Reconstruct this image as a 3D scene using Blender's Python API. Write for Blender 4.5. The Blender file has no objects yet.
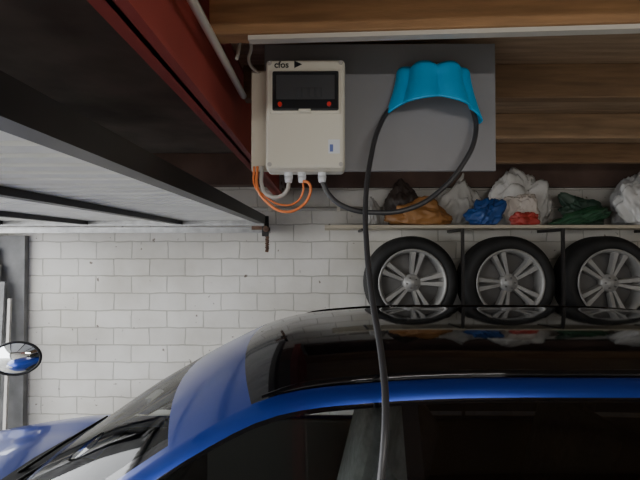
import bpy, bmesh, math, random
import numpy as np
from mathutils import Vector, Matrix, noise
random.seed(3)
H=1.85
D=bpy.data; C=bpy.context
def link(o):
    C.scene.collection.objects.link(o); return o
# ---------------- materials
def mat(name,col,rough=.5,metal=0,noise_amt=0,noise_scale=8,bump=0,bscale=40,coat=0,spec=None,stretch=None):
    m=D.materials.new(name); m.use_nodes=True; nt=m.node_tree; b=nt.nodes['Principled BSDF']
    b.inputs['Base Color'].default_value=(*col,1); b.inputs['Roughness'].default_value=rough; b.inputs['Metallic'].default_value=metal
    b.inputs['Coat Weight'].default_value=coat; b.inputs['Coat Roughness'].default_value=.03
    if spec is not None: b.inputs['Specular IOR Level'].default_value=spec
    tc=nt.nodes.new('ShaderNodeTexCoord'); mp=nt.nodes.new('ShaderNodeMapping'); nt.links.new(tc.outputs['Object'],mp.inputs[0])
    if stretch: mp.inputs['Scale'].default_value=stretch
    if noise_amt:
        n=nt.nodes.new('ShaderNodeTexNoise'); n.inputs['Scale'].default_value=noise_scale; n.inputs['Detail'].default_value=6
        nt.links.new(mp.outputs[0],n.inputs['Vector'])
        r=nt.nodes.new('ShaderNodeValToRGB'); r.color_ramp.elements[0].position=.3; r.color_ramp.elements[1].position=.7
        r.color_ramp.elements[0].color=(*[c*(1-noise_amt) for c in col],1); r.color_ramp.elements[1].color=(*[min(1,c*(1+noise_amt)) for c in col],1)
        nt.links.new(n.outputs['Fac'],r.inputs[0]); nt.links.new(r.outputs[0],b.inputs['Base Color'])
    if bump:
        n2=nt.nodes.new('ShaderNodeTexNoise'); n2.inputs['Scale'].default_value=bscale; n2.inputs['Detail'].default_value=4
        nt.links.new(mp.outputs[0],n2.inputs['Vector']); bp=nt.nodes.new('ShaderNodeBump'); bp.inputs['Strength'].default_value=bump; bp.inputs['Distance'].default_value=.01
        nt.links.new(n2.outputs['Fac'],bp.inputs['Height']); nt.links.new(bp.outputs[0],b.inputs['Normal'])
    return m
def glass(name,tint,refl=1.0,base=.04):
    m=D.materials.new(name); m.use_nodes=True; nt=m.node_tree
    for n in list(nt.nodes): nt.nodes.remove(n)
    out=nt.nodes.new('ShaderNodeOutputMaterial'); t=nt.nodes.new('ShaderNodeBsdfTransparent'); t.inputs[0].default_value=(*tint,1)
    g=nt.nodes.new('ShaderNodeBsdfGlossy'); g.inputs['Roughness'].default_value=.02; g.inputs[0].default_value=(refl,refl,refl,1)
    f=nt.nodes.new('ShaderNodeFresnel'); f.inputs[0].default_value=1.5
    mx=nt.nodes.new('ShaderNodeMixShader'); nt.links.new(f.outputs[0],mx.inputs[0]); nt.links.new(t.outputs[0],mx.inputs[1]); nt.links.new(g.outputs[0],mx.inputs[2]); nt.links.new(mx.outputs[0],out.inputs[0])
    return m
M={}
WOODS=[]
for i,c in enumerate([(.40,.22,.10),(.27,.165,.09),(.40,.26,.15),(.31,.185,.10)]):
    WOODS.append(mat('joist_wood_%d'%i,c,.65,noise_amt=.28,noise_scale=4,bump=.15,stretch=(1,10,10)))
M['wood']=WOODS[1]
M['deck']=mat('deck_wood',(.40,.28,.18),.65,noise_amt=.25,noise_scale=4,bump=.2,stretch=(1,10,10))
M['darkceil']=mat('ceiling_dark',(.15,.13,.12),.8,noise_amt=.4,noise_scale=3)
M['beamdark']=mat('old_beam',(.12,.075,.06),.8,noise_amt=.4,noise_scale=3)
M['red']=mat('maroon_paint',(.46,.085,.07),.55,noise_amt=.15,noise_scale=3)
M['black']=mat('black_steel',(.014,.012,.012),.45,noise_amt=.3)
M['galv']=mat('galvanised',(.42,.42,.42),.4,metal=.8,noise_amt=.2,noise_scale=20)
M['doorwhite']=mat('door_white',(.76,.76,.72),.5,noise_amt=.08,noise_scale=5)
M['floor']=mat('concrete_floor',(.25,.24,.22),.8,noise_amt=.3,noise_scale=3,bump=.3)
M['wallw']=mat('wall_plain',(.7,.69,.66),.85,noise_amt=.1,noise_scale=4,bump=.3)
M['jamb']=mat('jamb_grey',(.22,.22,.22),.7,noise_amt=.3,noise_scale=6)
M['cream']=mat('cream_plastic',(.72,.69,.59),.4)
M['cream2']=mat('cream_plate',(.62,.56,.45),.5)
M['panel']=mat('grey_panel',(.24,.238,.25),.5,noise_amt=.05,noise_scale=3)
M['smoke']=mat('smoked_cover',(.02,.022,.025),.12,coat=.4)
M['din']=mat('dark_module',(.035,.037,.042),.4)
M['redb']=mat('red_button',(.6,.025,.02),.3)
M['label']=mat('label_white',(.75,.78,.82),.4)
M['blue_l']=mat('label_blue',(.12,.18,.5),.4)
M['orange']=mat('orange_cable',(.80,.22,.06),.45)
M['greyc']=mat('grey_cable',(.45,.43,.40),.45)
M['blackc']=mat('black_cable',(.04,.04,.043),.35)
M['cyan']=mat('cyan_plastic',(.01,.43,.84),.38,noise_amt=.05)
M['white_c']=mat('white_conduit',(.70,.66,.58),.4)
M['tyre']=mat('tyre_rubber',(.014,.014,.014),.65,noise_amt=.3,noise_scale=12)
M['alloy']=mat('alloy_silver',(.40,.395,.38),.5,metal=.4,noise_amt=.15,noise_scale=9)
M['alloyd']=mat('alloy_dark',(.16,.155,.15),.6,metal=.2)
M['carblue']=mat('car_blue',(.005,.035,.28),.3,metal=.55,coat=.6)
M['carblack']=mat('car_black_gloss',(.004,.004,.005),.05,spec=.5)
M['trim']=mat('car_trim',(.008,.008,.008),.4,spec=.3)
M['cowl']=mat('cowl_black',(.01,.01,.01),.6,spec=.2)
M['seat']=mat('seat_cloth',(.30,.30,.30),.8,noise_amt=.2,noise_scale=30)
M['inner']=mat('interior_plastic',(.11,.115,.115),.6)
M['headl']=mat('headliner',(.5,.5,.48),.9)
M['wglass']=glass('windshield_glass',(.6,.65,.63),.5)
M['sglass']=glass('side_glass',(.85,.89,.87),1.0)
M['pglass']=glass('privacy_glass',(.08,.08,.09))
M['mirror']=mat('mirror_glass',(.85,.88,.9),.02,metal=1)
M['lamp']=mat('lamp_lens',(.7,.7,.75),.1,coat=1)
M['shelf']=mat('shelf_board',(.58,.52,.40),.6,noise_amt=.2,noise_scale=4,stretch=(1,8,8))
M['rust']=mat('rusty_steel',(.16,.09,.06),.8,noise_amt=.5,noise_scale=30)
# brick
def brickmat(along='x'):
    m=D.materials.new('painted_brick_'+along); m.use_nodes=True; nt=m.node_tree; b=nt.nodes['Principled BSDF']
    tc=nt.nodes.new('ShaderNodeTexCoord'); s=nt.nodes.new('ShaderNodeSeparateXYZ'); c=nt.nodes.new('ShaderNodeCombineXYZ')
    nt.links.new(tc.outputs['Object'],s.inputs[0]); nt.links.new(s.outputs['X' if along=='x' else 'Y'],c.inputs[0]); nt.links.new(s.outputs['Z'],c.inputs[1])
    wn=nt.nodes.new('ShaderNodeTexNoise'); wn.inputs['Scale'].default_value=7; nt.links.new(tc.outputs['Object'],wn.inputs[0])
    mv=nt.nodes.new('ShaderNodeMixRGB'); mv.blend_type='LINEAR_LIGHT'; mv.inputs[0].default_value=.011
    nt.links.new(c.outputs[0],mv.inputs[1]); nt.links.new(wn.outputs['Color'],mv.inputs[2])
    br=nt.nodes.new('ShaderNodeTexBrick'); br.inputs['Scale'].default_value=1; br.inputs['Brick Width'].default_value=.265; br.inputs['Row Height'].default_value=.127
    br.inputs['Mortar Size'].default_value=.005; br.inputs['Mortar Smooth'].default_value=.6; br.inputs['Bias'].default_value=-.2
    br.inputs['Color1'].default_value=(.78,.76,.715,1); br.inputs['Color2'].default_value=(.71,.69,.645,1); br.inputs['Mortar'].default_value=(.54,.52,.475,1)
    nt.links.new(mv.outputs[0],br.inputs['Vector'])
    n=nt.nodes.new('ShaderNodeTexNoise'); n.inputs['Scale'].default_value=2.5; n.inputs['Detail'].default_value=8; nt.links.new(tc.outputs['Object'],n.inputs[0])
    r=nt.nodes.new('ShaderNodeValToRGB'); r.color_ramp.elements[0].position=.3; r.color_ramp.elements[1].position=.65; r.color_ramp.elements[0].color=(.76,.745,.71,1)
    nt.links.new(n.outputs['Fac'],r.inputs[0])
    n3=nt.nodes.new('ShaderNodeTexNoise'); n3.inputs['Scale'].default_value=22; n3.inputs['Detail'].default_value=2; nt.links.new(tc.outputs['Object'],n3.inputs[0])
    r3=nt.nodes.new('ShaderNodeValToRGB'); r3.color_ramp.elements[0].position=.24; r3.color_ramp.elements[1].position=.29; r3.color_ramp.elements[0].color=(.3,.26,.22,1)
    nt.links.new(n3.outputs['Fac'],r3.inputs[0])
    mx=nt.nodes.new('ShaderNodeMixRGB'); mx.blend_type='MULTIPLY'; mx.inputs[0].default_value=1
    nt.links.new(br.outputs['Color'],mx.inputs[1]); nt.links.new(r.outputs[0],mx.inputs[2])
    mx2=nt.nodes.new('ShaderNodeMixRGB'); mx2.blend_type='MULTIPLY'; mx2.inputs[0].default_value=1
    nt.links.new(mx.outputs[0],mx2.inputs[1]); nt.links.new(r3.outputs[0],mx2.inputs[2])
    nt.links.new(mx2.outputs[0],b.inputs['Base Color']); b.inputs['Roughness'].default_value=.7
    bp=nt.nodes.new('ShaderNodeBump'); bp.inputs['Strength'].default_value=.7; bp.inputs['Distance'].default_value=.006; bp.invert=True
    nt.links.new(br.outputs['Fac'],bp.inputs['Height'])
    bp2=nt.nodes.new('ShaderNodeBump'); bp2.inputs['Strength'].default_value=.4; bp2.inputs['Distance'].default_value=.005
    nt.links.new(n3.outputs['Fac'],bp2.inputs['Height']); nt.links.new(bp.outputs[0],bp2.inputs['Normal']); nt.links.new(bp2.outputs[0],b.inputs['Normal'])
    return m
M['brick']=brickmat('x'); M['bricky']=brickmat('y')
# ---------------- helpers
def empty(name,loc=(0,0,0)):
    e=D.objects.new(name,None); e.location=loc; e.empty_display_size=.1; return link(e)
def fin(o,m,parent=None,smooth=False):
    if m: o.data.materials.append(M[m] if isinstance(m,str) else m)
    if parent is not None: o.parent=parent; 
    if smooth:
        for p in o.data.polygons: p.use_smooth=True
    return o
def box(name,x0,x1,y0,y1,z0,z1,m,parent=None,bevel=0,seg=2,rot=None):
    me=D.meshes.new(name); bm=bmesh.new(); bmesh.ops.create_cube(bm,size=1)
    c=Vector(((x0+x1)/2,(y0+y1)/2,(z0+z1)/2))
    for v in bm.verts: v.co=Vector((v.co.x*(x1-x0),v.co.y*(y1-y0),v.co.z*(z1-z0)))
    if bevel: bmesh.ops.bevel(bm,geom=bm.edges[:],offset=bevel,segments=seg,affect='EDGES',profile=.5)
    if rot is not None: bmesh.ops.rotate(bm,verts=bm.verts,cent=(0,0,0),matrix=rot)
    bm.to_mesh(me); bm.free(); o=link(D.objects.new(name,me)); 
    if parent is not None: 
        for v in me.vertices: v.co+=c
    else: o.location=c
    return fin(o,m,parent)
def cyl(name,p0,p1,r,m,parent=None,r2=None,n=24):
    p0=Vector(p0);p1=Vector(p1);d=p1-p0
    me=D.meshes.new(name); bm=bmesh.new()
    bmesh.ops.create_cone(bm,cap_ends=True,segments=n,radius1=r,radius2=r if r2 is None else r2,depth=d.length)
    q=d.to_track_quat('Z','Y').to_matrix().to_4x4(); q.translation=(p0+p1)/2
    bmesh.ops.transform(bm,matrix=q,verts=bm.verts)
    for f in bm.faces: f.smooth=len(f.verts)==4
    bm.to_mesh(me); bm.free(); return fin(link(D.objects.new(name,me)),m,parent)
def tube(name,pts,r,m,parent=None,kind='NURBS'):
    cu=D.curves.new(name,'CURVE'); cu.dimensions='3D'; cu.bevel_depth=r; cu.bevel_resolution=4; cu.resolution_u=10; cu.use_fill_caps=True
    if kind=='POLY':
        s=cu.splines.new('POLY'); s.points.add(len(pts)-1)
        for p,q in zip(s.points,pts): p.co=(*q,1)
    else:
        s=cu.splines.new('BEZIER'); s.bezier_points.add(len(pts)-1)
        for p,q in zip(s.bezier_points,pts): p.co=q; p.handle_left_type=p.handle_right_type='AUTO'
    o=link(D.objects.new(name,cu)); cu.materials.append(M[m]); 
    if parent is not None: o.parent=parent
    return o
def meshobj(name,verts,faces,m,parent=None,smooth=True):
    me=D.meshes.new(name); me.from_pydata([tuple(v) for v in verts],[],faces); me.update()
    return fin(link(D.objects.new(name,me)),m,parent,smooth)
def lathe(name,prof,m,parent=None,n=64,axis='y',centre=(0,0,0)):
    vs=[];fs=[];k=len(prof)
    for i in range(n):
        a=2*math.pi*i/n
        for r,h in prof: vs.append(Vector((r*math.cos(a),h,r*math.sin(a)))+Vector(centre))
    for i in range(n):
        j=(i+1)%n
        for t in range(k-1): fs.append((i*k+t,i*k+t+1,j*k+t+1,j*k+t))
    return meshobj(name,vs,fs,m,parent)
def text(name,s,loc,size,m,parent):
    cu=D.curves.new(name,'FONT'); cu.body=s; cu.size=size; cu.extrude=.0006; cu.offset=.0006; cu.align_x='CENTER'
    o=link(D.objects.new(name,cu)); o.location=loc; o.rotation_euler=(math.pi/2,0,0); cu.materials.append(M[m]); o.parent=parent; return o
# ---------------- room
XL,XR,YN,YF=-2.5,3.1,-3.0,3.4; ZC=H+.677
box('floor',XL,XR,YN,YF,-.1,0,'floor')
box('ground',-14,14,-14,14,-.22,-.105,'floor')
w=box('wall_back',XL,XR,YF,YF+.2,0,ZC,'brick'); 
box('wall_right',XR,XR+.2,YN,YF+.2,0,ZC,'bricky')
box('wall_front',XL,XR,YN-.2,YN,0,ZC,'brick')
ce=empty('ceiling')
box('ceiling_slab',XL,-.42,YN,YF,ZC,ZC+.08,'darkceil',ce)
yy=YN;i=0
while yy<YF-.001:
    y1=min(yy+.2,YF); box('board_%d'%i,-.42,XR,yy+.003,y1-.001,ZC+.0,ZC+.03,'deck',ce); yy=y1;i+=1
box('ceiling_top',-.42,XR,YN,YF,ZC+.031,ZC+.08,'darkceil',ce)
box('wall_left',XL-.2,XL,YN,YF,2.18,ZC,'wallw')
box('trim_1',XL-.2,XL+.04,YF-.16,YF-.002,0,2.18,'jamb')
box('trim_2',XL-.2,XL+.04,YN,YN+.15,0,2.18,'jamb')
box('trim_3',XL+.045,-2.19,YF-.05,YF-.001,0,H+.09,'jamb')
# joists
for k,y in enumerate([-2.4,-1.8,-1.2,-.6,0.0,.5,1.09,1.69,2.32,2.98]):
    box('ceiling_joist' if k==0 else 'ceiling_joist.%03d'%k,-.30,XR-.03,y,y+.058,ZC-.127,ZC-.001,WOODS[[1,2,1,2,1,2,0,1,2,3][k]],bevel=.004,
        rot=Matrix.Rotation(math.radians(-3),3,'Z') if k==6 else None)
box('cable_trunking',-.2,2.99,1.098,1.126,ZC-.139,ZC-.1275,'white_c',rot=Matrix.Rotation(math.radians(-3),3,'Z'))
# steel I-beam
ib=empty('steel_beam')
zb=H+.39; zt=ZC-.002
box('web',-.346,-.334,YN+.05,YF-.01,zb,zt,'red',ib); box('bottom_flange',-.375,-.310,YN+.05,YF-.01,zb,zb+.014,'red',ib); box('top_flange',-.375,-.310,YN+.05,YF-.01,zt-.014,zt,'red',ib)
box('wall_beam',XL+.02,-.39,3.27,3.395,H+.45,ZC-.002,'beamdark')
box('dark_wall_strip',-.29,XR-.02,3.325,3.395,H+.44,ZC-.002,'beamdark')  # dark strip added to darken the wall top, which came out too bright
tube('conduit',[(-.287,-1,ZC-.141),(-.287,.5,ZC-.141),(-.287,1.2,ZC-.141),(-.287,1.62,ZC-.141)],.011,'white_c')
tube('white_wire',[(-.25,1.3,ZC-.14),(-.235,1.38,ZC-.03),(-.225,1.4,ZC-.06),(-.235,1.42,ZC-.1),(-.205,1.43,ZC-.14),(-.20,1.437,ZC-.2)],.005,'white_c')
# ---------------- garage door open
gd=empty('garage_door')
n=28;y0,y1=.2,3.14;vs=[];fs=[]
per=(y1-y0)/n
prof=[]
for i in range(n):
    b=y0+i*per; prof+=[(b,0),(b+per*.60,0),(b+per*.66,.026),(b+per*.94,.026)]
prof.append((y1,0))
for x in (XL+.1,-.44):
    for (y,z) in prof: vs.append((x,y,H+.185+z))
k=len(prof)
for i in range(k-1): fs.append((i,i+1,k+i+1,k+i))
meshobj('ribbed_panel',vs,fs,'doorwhite',gd,False)
box('end_frame',-.455,-.405,.18,3.14,H+.165,H+.222,'black',gd)
box('side_frame',XL+.1,-.41,3.10,3.14,H+.15,H+.185,'galv',gd)
box('side_frame_near',XL+.1,-.46,.18,.22,H+.15,H+.185,'galv',gd)
for x in (-.98,-1.62,-2.2): 
    box('brace',x-.022,x+.022,.22,3.10,H+.158,H+.184,'black',gd)
tr=empty('door_track')
box('rail_web',XL+.1,-.38,3.21,3.225,H+.105,H+.145,'galv',tr); box('rail_lip_a',XL+.1,-.38,3.18,3.225,H+.105,H+.11,'galv',tr); box('rail_lip_b',XL+.1,-.38,3.18,3.225,H+.14,H+.145,'galv',tr)
box('wall_bracket',-.5,-.46,3.225,3.4,H+.11,H+.14,'galv',tr); box('wall_bracket_2',-2,-1.96,3.225,3.4,H+.11,H+.14,'galv',tr)
hw=empty('door_hinge')
box('plate',-.43,-.385,3.145,3.175,H+.08,H+.22,'black',hw,bevel=.004)
box('arm',-.50,-.40,3.146,3.17,H+.125,H+.15,'rust',hw)
cyl('roller',(-.40,3.13,H+.13),(-.40,3.2,H+.13),.02,'rust',hw)
pts=[( -.395+.01*math.cos(t*2.5),3.16+.01*math.sin(t*2.5),H+.1-.005*t) for t in range(26)]
tube('hanging_spring',pts,.005,'rust',hw)
wp=empty('wall_pipe'); cyl('pipe',(-.55,3.37,H+.285),(.5,3.37,H+.285),.014,'greyc',wp)
for x in (-.4,.1): box('clip',x-.012,x+.012,3.352,3.4,H+.27,H+.3,'white_c',wp)
# ---------------- left side profiles + mirror
lp=empty('leaning_metal_profiles')
for i,(x,tilt,w_) in enumerate([(-2.40,.03,.05),(-2.33,.06,.03),(-2.27,.10,.035),(-2.18,.16,.02)]):
    m=['galv','greyc','jamb','greyc'][i]
    vs=[];L=1.85-i*.12
    for z in (0,L):
        for dx,dy in ((0,0),(w_,0),(w_,.02),(0,.02)): vs.append((x+dx-tilt*z*.3, 3.10+.11*z+dy, z))
    meshobj('profile_%d'%i,vs,[(0,1,2,3),(4,5,6,7),(0,1,5,4),(1,2,6,5),(2,3,7,6),(3,0,4,7)],m,lp,False)
mr=empty('convex_mirror')
lathe('glass',[(.001,-.03),(.04,-.028),(.08,-.018),(.115,0)],'mirror',mr); 
lathe('rim',[(.112,-.004),(.12,-.010),(.127,0),(.12,.03),(.06,.05),(.001,.055)],'trim',mr)
mr.location=(-1.93,2.88,H-.69); mr.rotation_euler=(0,0,math.radians(18)); mr.scale=(1.15,1,.86)
ms=empty('mirror_stand'); tube('pole',[(-1.93,2.945,H-.69),(-2.0,3.0,H-.70),(-2.12,3.02,H-.74),(-2.16,3.03,H-.9),(-2.16,3.04,.03)],.009,'jamb',ms); cyl('base',(-2.16,3.0,0),(-2.16,3.0,.03),.09,'trim',ms)
# ---------------- mounting panel with control box
pn=box('mounting_board',-.19,.533,1.44,1.455,H+.24,H+.64,'panel',bevel=.002)
bt=box('mounting_batten',-.1,.45,1.4555,1.689,H+.56,H+.64,'wood')
sb=box('backing_plate',-.228,-.06,1.425,1.439,H+.238,H+.552,'cream2',bevel=.003)
cb=empty('charging_control_box')
bx0,bx1,bz0,bz1=-.173,.060,H+.225,H+.548
box('enclosure',bx0,bx1,1.35,1.424,bz0,bz1,'cream',cb,bevel=.012,seg=4)
box('lid',bx0+.002,bx1-.002,1.325,1.352,bz0+.004,bz1-.003,'cream',cb,bevel=.011,seg=4)
box('window_frame',bx0+.014,bx1-.014,1.319,1.33,H+.385,H+.515,'cream',cb,bevel=.006)
box('window_cover',bx0+.022,bx1-.02,1.313,1.325,H+.394,H+.508,'smoke',cb,bevel=.005)
box('window_inner',bx0+.034,bx1-.032,1.3115,1.3135,H+.425,H+.495,'din',cb,bevel=.001)
for i in range(4): box('breaker_%d'%i,bx0+.09+i*.019,bx0+.107+i*.019,1.310,1.32,H+.43,H+.458,'din',cb,bevel=.002)
for x in (-.128,.012): cyl('button',(x,1.305,H+.410),(x,1.318,H+.410),.006,'redb',cb)
box('latch',-.075,-.04,1.308,1.322,H+.388,H+.397,'cream',cb,bevel=.002)
text('logo','cfos',(-.125,1.3245,H+.521),.026,'smoke',cb)
meshobj('logo_arrow',[(-.088,1.3235,H+.519),(-.088,1.3235,H+.541),(-.065,1.3235,H+.530)],[(0,1,2)],'smoke',cb,False)
box('label',.01,.043,1.3235,1.3255,H+.272,H+.312,'label',cb); box('label_mark',.014,.024,1.323,1.3245,H+.277,H+.298,'blue_l',cb)
for x in (bx0+.014,bx1-.014):
    for z in (bz0+.016,bz1-.014): cyl('screw',(x,1.321,z),(x,1.326,z),.006,'greyc',cb)
for x in (-.108,-.068,-.008):
    cyl('gland_nut',(x,1.375,bz0-.012),(x,1.375,bz0+.003),.014,'label',cb,n=6); cyl('gland_cap',(x,1.375,bz0-.03),(x,1.375,bz0-.012),.010,'label',cb,r2=.013)
z=H
tube('orange_cable',[(-.068,1.37,z+.2),(-.046,1.36,z+.19),(-.044,1.36,z+.16),(-.072,1.37,z+.122),(-.12,1.37,z+.108),(-.17,1.38,z+.135),(-.205,1.40,z+.185),(-.207,1.412,z+.25)],.0042,'orange')
tube('orange_cable.001',[(-.066,1.38,z+.2),(-.065,1.38,z+.17),(-.085,1.385,z+.138),(-.13,1.39,z+.13),(-.185,1.395,z+.16),(-.214,1.405,z+.19),(-.217,1.412,z+.25)],.003,'orange')
tube('grey_cable',[(-.108,1.375,z+.2),(-.112,1.38,z+.175),(-.135,1.385,z+.155),(-.17,1.39,z+.158),(-.19,1.40,z+.185),(-.193,1.412,z+.25)],.006,'greyc')
# ---------------- cable holder (cyan) half-bowl with lobes
hv=[];hf=[];NA,NH=84,28
cx,cy,cz=.335,1.437,H+.405
for j in range(NH+1):
    t=j/NH
    for i in range(NA+1):
        a=math.pi*i/NA
        lob=abs(math.sin(a*3.5+.9))**.8
        if t<.4:
            s=t/.4; r=.115*math.sin(s*math.pi/2)**.75; h=.150-.035*(1-math.cos(s*math.pi/2))
        else:
            s=(t-.4)/.6; r=.115+.036*s**1.2; h=.115-.115*s
        r*=1-.16*(1-lob)*min(1,t*2.0)
        h+=.018*lob*max(0,1-abs(t-.3)/.3)
        arch=.035*math.sin(a)**1.5*max(0,(t-.4)/.6)
        wav=.010*lob*max(0,(t-.6)/.4)
        x=cx-math.cos(a)*r; y=cy-math.sin(a)*r*.85; zz=cz+h+arch-wav+.012*math.cos(a)*t
        hv.append((x,y,zz))
for j in range(NH):
    for i in range(NA):
        a=j*(NA+1)+i; hf.append((a,a+1,a+NA+2,a+NA+1))
ch=meshobj('cable_holder',hv,hf,'cyan'); sm=ch.modifiers.new('s','SOLIDIFY'); sm.thickness=.005; sm.offset=1
k1=[(-.008,1.375,z+.2),(.012,1.375,z+.16),(.06,1.37,z+.122),(.15,1.365,z+.105),(.255,1.365,z+.118),(.344,1.375,z+.172),(.415,1.38,z+.255),(.452,1.39,z+.335),(.452,1.41,z+.42),(.41,1.40,z+.475),(.34,1.395,z+.495),(.27,1.40,z+.475),(.208,1.415,z+.435),(.162,1.38,z+.36),(.134,1.35,z+.26),(.115,1.30,z+.135),(.111,1.22,z-.005),(.115,1.12,z-.126),(.121,.98,z-.24),(.116,.89,z-.31),(.106,.85,z-.38),(.085,.82,z-.5),(.0,.62,z-1.0),(-.3,.52,z-1.45),(-.7,.55,z-1.4),(-.93,.62,z-1.1),(-.98,.64,z-.98)]
tube('charging_cable',k1,.0076,'blackc')
# ---------------- wheels
def wheel(name,loc,R=.31,W=.21,face=-1,rr=.215):
    e=empty(name)
    h=W/2
    prof=[(rr-.004,-h+.025),(rr+.012,-h+.004),(rr+.04,-h-.004),(R-.03,-h+.002),(R-.012,-h+.018),(R,-h+.045)]
    for k in range(5):
        y=-h+.055+k*(W-.11)/4; prof+=[(R,y-.008),(R-.008,y-.005),(R-.008,y+.003),(R,y+.006)]
    prof+=[(R,h-.045),(R-.012,h-.018),(R-.03,h-.002),(rr+.04,h+.004),(rr+.012,h-.004),(rr-.004,h-.025)]
    lathe('tyre',prof,'tyre',e)
    lathe('rim_barrel',[(rr+.004,-h+.006),(rr+.006,-h+.0),(rr-.004,-h-.002),(rr-.014,-h+.012),(rr-.022,-h+.05),(rr-.03,h-.02),(rr,h-.01)],'alloy',e)
    lathe('hub',[(.001,-h+.012),(.026,-h+.012),(.03,-h+.018),(.045,-h+.022),(.06,-h+.03),(.065,-h+.06),(.001,-h+.06)],'alloy',e,n=32)
    lathe('rim_inside',[(.001,-h+.085),(.12,-h+.075),(rr-.026,-h+.10)],'alloyd',e)
    for k in range(5):
        a=2*math.pi*k/5+math.pi/2
        for s in (-1,1):
            a0=a+s*.20; a1=a+s*.15; r0,r1=.045,rr-.01
            p0=Vector((math.cos(a0)*r0,0,math.sin(a0)*r0)); p1=Vector((math.cos(a1)*r1,0,math.sin(a1)*r1))
            d=(p1-p0).normalized(); q=Vector((-d.z,0,d.x)); v=[]
            for p,wd,yf in ((p0,.015,-h+.03),(p0.lerp(p1,.5),.017,-h+.02),(p1,.024,-h+.014)):
                for sg,yo in ((-1,.035),(-.65,0),(.65,0),(1,.035)):
                    u=p+q*wd*sg; v.append((u.x,yf+yo,u.z))
            f=[]
            for b in (0,4):
                for c2 in range(3): f.append((b+c2,b+c2+1,b+c2+5,b+c2+4))
                f.append((b,b+4,b+7,b+3))
            f+= [(0,1,2,3),(8,9,10,11)]
            meshobj('spoke',v,f,'alloy',e,False)
        aa=a+math.pi/5; cyl('bolt',(.035*math.cos(aa),-h+.012,.035*math.sin(aa)),(.035*math.cos(aa),-h+.025,.035*math.sin(aa)),.006,'alloyd',e,n=8)
    e.location=loc; 
    if face>0: e.rotation_euler=(0,0,math.pi)
    return e
for k,(x,ro) in enumerate([(.580,.2),(1.225,.9),(1.89,.35)]):
    e=wheel('spare_wheel' if k==0 else 'spare_wheel.%03d'%k,(x,3.17,H-.232),R=.313,W=.22,rr=.222); e.rotation_euler=(0,ro,0)
sr=empty('storage_shelf')
box('board',.0,XR-.05,3.02,3.385,H+.13,H+.15,'shelf',sr)
for x in (.903,1.557,2.26): 
    box('upright',x-.009,x+.009,3.03,3.05,.0,H+.13,'black',sr)
    box('shelf_bracket',x-.008,x+.008,3.05,3.39,H+.11,H+.13,'black',sr)
for x in (.25,2.98): box('shelf_bracket_end',x-.008,x+.008,3.06,3.39,H+.115,H+.13,'black',sr)
for y in (3.10,3.24): box('wheel_bar',.25,2.96,y-.012,y+.012,H-.232-.313-.026,H-.232-.313-.001,'black',sr)
# ---------------- bags on the shelf
def bag(name,x,z0,wx,hz,col,seed,y0=3.04,y1=3.185,rough=.38,knot=False,amp=.22,tilt=0):
    m=mat(name+'_mat%d'%seed,col,rough,noise_amt=.12,noise_scale=10,bump=.35,bscale=9)
    me=D.meshes.new(name); bm=bmesh.new(); bmesh.ops.create_icosphere(bm,subdivisions=5,radius=1)
    off=Vector((seed*7.3,seed*3.1,seed*1.7))
    for v in bm.verts:
        d=v.co.normalized(); 
        r=1+amp*1.2*(noise.noise(d*1.5+off))+amp*1.0*(.5-abs(noise.noise(d*2.4+off)))+amp*.45*(.4-abs(noise.noise(Vector((d.x*6,d.y*6,d.z*2.5))+off)))+amp*.15*(.4-abs(noise.noise(d*12+off)))
        p=d*r; zz=p.z
        if zz<-.55: zz=-.55-(abs(zz)-.55)*.15
        if knot and zz>.6: 
            k=(zz-.6)*.9; p.x=p.x*max(.35,1-k)+k*.12*math.sin(seed); p.y*=max(.35,1-k); zz=.6+(zz-.6)*1.3
        v.co=Vector((p.x+tilt*zz,p.y,zz))
    mn=[min(v.co[i] for v in bm.verts) for i in range(3)]; mx=[max(v.co[i] for v in bm.verts) for i in range(3)]
    for v in bm.verts:
        f=[(v.co[i]-mn[i])/(mx[i]-mn[i]) for i in range(3)]
        v.co=Vector(((f[0]-.5)*wx,(f[1]-.5)*(y1-y0),f[2]*hz))
    for f in bm.faces: f.smooth=True
    bm.to_mesh(me); bm.free(); o=link(D.objects.new(name,me)); o.location=(x,(y0+y1)/2,z0); me.materials.append(m); return o
zs=H+.151; A0,A1=3.19,3.32
bag('brown_bag',.63,zs,.47,.20,(.38,.18,.06),1,amp=.35)
bag('dark_bag',.56,zs,.30,.34,(.06,.045,.04),2,A0,A1,amp=.4)
bag('carrier_bag',.92,zs+.0,.40,.38,(.56,.55,.52),3,A0,A1,knot=True,amp=.45,tilt=.3)
bag('plastic_bag',1.37,zs,.46,.42,(.78,.77,.75),4,A0,A1,amp=.5,tilt=.15)
bag('blue_bag',1.07,zs,.28,.19,(.02,.08,.28),5,amp=.5,tilt=.3)
bag('red_pouch',1.32,zs,.20,.09,(.45,.05,.04),6,3.04,3.11,amp=.45)
bag('cream_pouch',1.34,zs,.27,.22,(.75,.68,.62),16,3.115,3.185,amp=.5)
bag('green_cloth',1.70,zs,.46,.14,(.03,.10,.05),7,amp=.65,tilt=.9)
bag('dark_sack',1.80,zs,.34,.24,(.04,.08,.055),8,A0,A1,amp=.6,tilt=-.6)
bag('white_sack',2.11,zs,.35,.30,(.70,.70,.69),9,amp=.55,tilt=-.5)
bag('grey_sack',2.16,zs,.34,.41,(.5,.5,.5),19,A0,A1,amp=.5,tilt=.4)
bag('grey_pouch',.315,zs,.12,.20,(.45,.44,.42),10,knot=True,amp=.4)
bag('dark_duffel_bag',2.55,zs,.4,.4,(.05,.05,.06),11)
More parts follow.
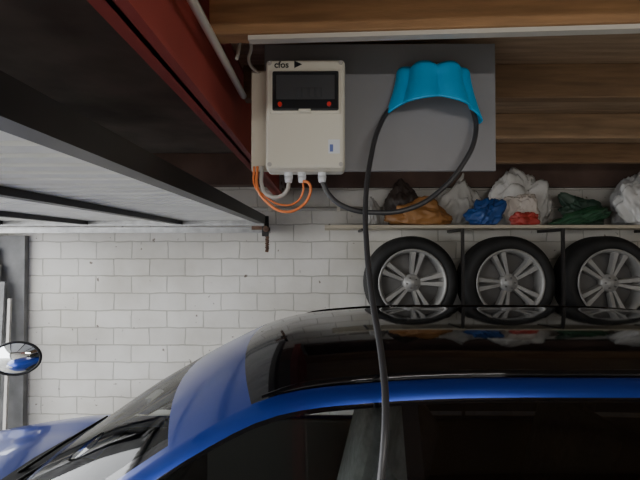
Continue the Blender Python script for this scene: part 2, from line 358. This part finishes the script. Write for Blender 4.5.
# ---------------- CAR
car=empty('car'); YC=1.65
def hermite(xs,vs):
    xs=np.array(xs,float);vs=np.array(vs,float)
    d=np.diff(vs)/np.diff(xs); m=np.zeros_like(vs); m[1:-1]=(d[:-1]+d[1:])/2; m[0]=d[0];m[-1]=d[-1]
    for i in range(1,len(vs)-1):
        if d[i-1]*d[i]<=0: m[i]=0
        else: m[i]=np.sign(d[i])*min(abs(m[i]),3*min(abs(d[i-1]),abs(d[i])))
    def f(x):
        i=int(np.clip(np.searchsorted(xs,x)-1,0,len(xs)-2)); h=xs[i+1]-xs[i]; t=(x-xs[i])/h
        return float((2*t**3-3*t**2+1)*vs[i]+(t**3-2*t**2+t)*h*m[i]+(-2*t**3+3*t**2)*vs[i+1]+(t**3-t**2)*h*m[i+1])
    return f
X0=-.98; XW=-.34
zed=hermite([X0,-.75,-.45,-.25,-.12,.1,.5,1.0,1.5,1.75,1.95,2.05],[-.87,-.725,-.52,-.395,-.335,-.303,-.29,-.29,-.31,-.35,-.6,-.84])
hwf=hermite([X0,-.75,-.45,-.25,.1,.5,1.0,1.5,1.75,1.95,2.05],[.78,.72,.655,.635,.625,.625,.62,.60,.585,.64,.70])
belt=hermite([X0,-.6,0,1,1.7,2.05],[.875,.872,.87,.87,.85,.78])
st=sorted(set([round(v,3) for v in list(np.linspace(X0,2.05,63))]+[XW,-.16,.165,.20,1.12,1.18,1.45,1.62,1.76]))
rows=[0,.15,.3,.45,.6,.72,.82,.90,.95,.98,1.0]
def bow(x): return .14*max(0,min(1,(.5-x)/1.0))**1.0
def ghpt(x,j,side):
    w=hwf(x); ze=zed(x)
    nR=len(rows)
    if j<nR:
        t=rows[j]; yy=w*t; zz=ze+.042*(1-t**2.6)*(1 if x>-.8 else max(.1,(x-X0)/.2))
        xx=x-bow(x)*(1-t*t)
    else:
        k=j-nR
        bz=-.88; bw=belt(x)
        tops=[(w+.012,ze-.016),(w+.018,ze-.032),(w+.021,ze-.042)]
        if ze-.046<bz+.01: tops=[(w+.012,max(ze-.016,bz)),(w+.018,max(ze-.03,bz)),(w+.022,max(ze-.046,bz))]
        if k<3: yy,zz=tops[k]
        else:
            s=(k-2)/5; a,b=tops[2]; yy=a+(bw-a)*s+.025*math.sin(math.pi*s); zz=b+(bz-b)*s
        xx=x
    return Vector((xx,YC+side*yy,H+zz))
NJ=len(rows)+8
gm=['carblue','carblack','trim','wglass','sglass','pglass']
for side,nm in ((-1,'cabin_near'),(1,'cabin_far')):
    vs=[];fs=[];mi=[]
    for x in st:
        for j in range(NJ): vs.append(ghpt(x,j,side))
    for i in range(len(st)-1):
        xm=(st[i]+st[i+1])/2
        for j in range(NJ-1):
            a=i*NJ+j; f=(a,a+1,a+NJ+1,a+NJ); f=f if side<0 else f[::-1]
            fs.append(f)
            if j<10:
                if xm<XW: m=3 if j<7 else (1 if j<8 else 0)
                elif xm<-.16: m=0
                elif xm<1.62: m=1 if j<9 else 0
                elif xm<1.76: m=0
                else: m=5 if j<6 else 0
            elif j<12: m=0
            elif j<13: m=1
            else:
                if xm<.165: m=4
                elif xm<.20: m=1
                elif xm<1.12: m=5
                elif xm<1.18: m=1
                elif xm<1.45: m=5
                else: m=0
                if xm<-.76: m=1
            mi.append(m)
    o=meshobj(nm,vs,fs,None,car)
    for q in gm: o.data.materials.append(M[q])
    for p,m in zip(o.data.polygons,mi): p.material_index=m
vs=[];fs=[];xs=np.linspace(XW+.04,1.7,20);ts=np.linspace(-1,1,13)
for x in xs:
    for t in ts: vs.append((x-bow(x)*(1-t*t),YC+t*(hwf(x)-.02),H+zed(x)+.03*(1-abs(t)**2.6)-.02))
for i in range(len(xs)-1):
    for j in range(len(ts)-1): a=i*13+j; fs.append((a,a+1,a+14,a+13))
meshobj('headliner',vs,fs,'headl',car)
for side in (-1,1):
    pts=[]
    for x in np.linspace(-.14,1.6,24):
        e=min(1,min(x+.14,1.6-x)/.15); pts.append((x,YC+side*(hwf(x)-.03),H+zed(x)+.0+.006*math.sin(e*math.pi/2)))
    o=tube('roof_rail',pts,.010,'carblack',car)
# lower body
ztop=hermite([-2.12,-2.06,-1.95,-1.75,-1.4,-1.1,-1.0,0,1.5,1.95,2.1,2.16],[.60,.72,.82,.88,.945,.975,.97,.975,.975,.975,.9,.75])
wid=hermite([-2.12,-2.06,-1.95,-1.7,-1.2,0,1.4,1.9,2.1,2.16],[.60,.72,.80,.86,.895,.90,.89,.83,.74,.68])
def lowsec(x):
    W=wid(x); zt=ztop(x); lo=.22
    top=[(0,zt+.03),(.25*W,zt+.028),(.5*W,zt+.02),(.62*W,zt+.010),(.68*W,zt+.020),(.8*W,zt+.01),(.9*W,zt-.008),(.955*W,zt-.028),(.985*W,zt-.08)]
    rest=[(W*.99,zt-.3*(zt-lo)),(W,zt-.45*(zt-lo)),(W*.985,zt-.65*(zt-lo)),(W*.97,lo+.05),(.93*W,lo),(0,lo)]
    return top+rest
lst=sorted(set([round(v,3) for v in np.linspace(-2.12,2.16,70)]+[-1.22,-.94,1.98]))
K=len(lowsec(0))
for side,nm in ((-1,'body_near'),(1,'body_far')):
    vs=[];fs=[];mi=[]
    for x in lst:
        for (y,zz) in lowsec(x):
            t=y/.9
            bxx=.12*(1-t*t)*(1 if x<-.9 else 0)
            vs.append((x-bxx,YC+side*y,zz))
    for i in range(len(lst)-1):
        xm=(lst[i]+lst[i+1])/2
        for j in range(K-1):
            if -.94<xm<1.98 and j<6: continue
            a=i*K+j; f=(a,a+1,a+K+1,a+K); fs.append(f if side<0 else f[::-1])
            mi.append(1 if (j>=12 or (-1.09<xm<-.94 and j<7)) else 0)
    fs.append(tuple(range(K))); mi.append(0); fs.append(tuple(range((len(lst)-1)*K,len(lst)*K))); mi.append(0)
    o=meshobj(nm,vs,fs,None,car)
    for q in ('carblue','cowl'): o.data.materials.append(M[q])
    for p,m in zip(o.data.polygons,mi): p.material_index=m
    s=side
    box('door_card',-.85,1.5,min(YC+s*.80,YC+s*.83),max(YC+s*.80,YC+s*.83),.34,.945,'inner',car,bevel=.01)
    for wx in (-1.35,1.3):
        cyl('arch',(wx,YC+s*.80,.33),(wx,YC+s*.905,.33),.375,'trim',car,n=48)
        wv=wheel('road_wheel',(wx,YC+s*.83,.32),R=.32,W=.2,face=(-1 if s<0 else 1),rr=.225); wv.parent=car
    box('headlight',-2.17,-1.94,YC+s*.66-.12,YC+s*.66+.12,.66,.76,'lamp',car,bevel=.04,seg=4)
    box('taillight',2.05,2.17,YC+s*.62-.12,YC+s*.62+.12,.72,.86,'redb',car,bevel=.03,seg=3)
    box('door_mirror',-.72,-.58,YC+s*1.02-.10,YC+s*1.02+.10,.93,1.05,'carblue',car,bevel=.04,seg=4)
    cyl('mirror_arm',(-.66,YC+s*.85,.95),(-.66,YC+s*.95,.98),.02,'trim',car)
    for hx in (.02,.95): box('door_handle',hx,hx+.16,min(YC+s*.895,YC+s*.925),max(YC+s*.895,YC+s*.925),.83,.855,'carblue',car,bevel=.008)
    for dx in (-.75,.2,1.1): box('door_gap',dx,dx+.006,min(YC+s*.88,YC+s*.903),max(YC+s*.88,YC+s*.903),.3,.9,'trim',car)
box('grille',-2.27,-2.12,YC-.5,YC+.5,.35,.58,'trim',car,bevel=.03,seg=3)
box('number_plate',-2.282,-2.27,YC-.26,YC+.26,.42,.53,'label',car)
box('rear_plate',2.16,2.175,YC-.26,YC+.26,.6,.71,'label',car)
for y in (YC-.35,YC+.1): tube('wiper',[(-1.16,y,1.0),(-1.09,y+.2,1.035),(-1.02,y+.42,1.06)],.006,'trim',car)
box('cabin_floor',-1.0,1.95,YC-.83,YC+.83,.3,.34,'inner',car)
box('dashboard',-1.04,-.60,YC-.78,YC+.78,.62,.93,'cowl',car,bevel=.06,seg=4)
for s in (-1,1):
    for sx,hh in ((.12,0),(.98,-.04)):
        y=YC+s*.37
        R_=Matrix.Rotation(math.radians(14),3,'Y')
        box('seat_base',sx-.45,sx+.05,y-.25,y+.25,.5,.66,'seat',car,bevel=.05,seg=3)
        b=box('seat_back',sx-.02,sx+.12,y-.24,y+.24,.62,1.22+hh,'seat',car,bevel=.05,seg=4,rot=R_)
        b=box('headrest',sx+.06,sx+.16,y-.13,y+.13,1.25+hh,1.43+hh,'seat',car,bevel=.04,seg=4,rot=R_)
        cyl('headrest_post',(sx+.1,y-.05,1.15+hh),(sx+.11,y-.05,1.28+hh),.007,'galv',car); cyl('headrest_post',(sx+.1,y+.05,1.15+hh),(sx+.11,y+.05,1.28+hh),.007,'galv',car)
sv=[];sf=[];c=Vector((-.48,YC-.37,.98)); R_=Matrix.Rotation(math.radians(65),3,'Y')
for i in range(40):
    for j in range(10):
        a=2*math.pi*i/40;b=2*math.pi*j/10; r=.18+.014*math.cos(b); sv.append(c+R_@Vector((r*math.cos(a),r*math.sin(a),.014*math.sin(b))))
for i in range(40):
    for j in range(10): sf.append((i*10+j,((i+1)%40)*10+j,((i+1)%40)*10+(j+1)%10,i*10+(j+1)%10))
meshobj('steering_wheel',sv,sf,'inner',car); cyl('steering_hub',c,c+R_@Vector((0,0,-.12)),.06,'inner',car)
box('rear_view_mirror',-.47,-.44,YC-.12,YC+.12,H-.54,H-.48,'inner',car,bevel=.012)
box('steering_crossbar',c.x-.02,c.x+.02,c.y-.17,c.y+.17,c.z-.02,c.z+.02,'inner',car)
cyl('charge_plug',(-.98,.62,H-.98),(-.98,.80,H-.96),.03,'trim',car)
# ---------------- light
w=D.worlds.new('sky'); C.scene.world=w; w.use_nodes=True; bg=w.node_tree.nodes['Background']; bg.inputs[0].default_value=(.96,.98,1,1); bg.inputs[1].default_value=6.7
l=D.lights.new('door_portal','AREA'); l.shape='RECTANGLE'; l.cycles.is_portal=True
o=link(D.objects.new('door_portal',l)); o.location=(XL-.21,.2,1.08); o.rotation_euler=(0,math.radians(-90),0); l.size=2.1; l.size_y=6.2
lf=empty('fill_lamp'); box('fill_housing',.1,1.4,-1.55,-1.43,ZC-.19,ZC-.128,'label',lf,bevel=.01)  # unseen fill lamp with a casing, added behind the camera
l=D.lights.new('fill_light','AREA'); l.shape='RECTANGLE'; l.size=1.25; l.size_y=.1; l.energy=34; l.color=(1,.96,.9)  # added fill that brightens surfaces facing the camera
o=link(D.objects.new('fill_light',l)); o.location=(.75,-1.49,ZC-.2); o.parent=lf; o.rotation_euler=(math.radians(35),0,0)
# ---------------- camera
cd=D.cameras.new('camera'); cd.sensor_width=36; cd.lens=26; cd.clip_start=.02
co=link(D.objects.new('camera',cd)); co.location=(0,0,H); co.rotation_euler=(math.radians(91),0,math.radians(.6)); C.scene.camera=co
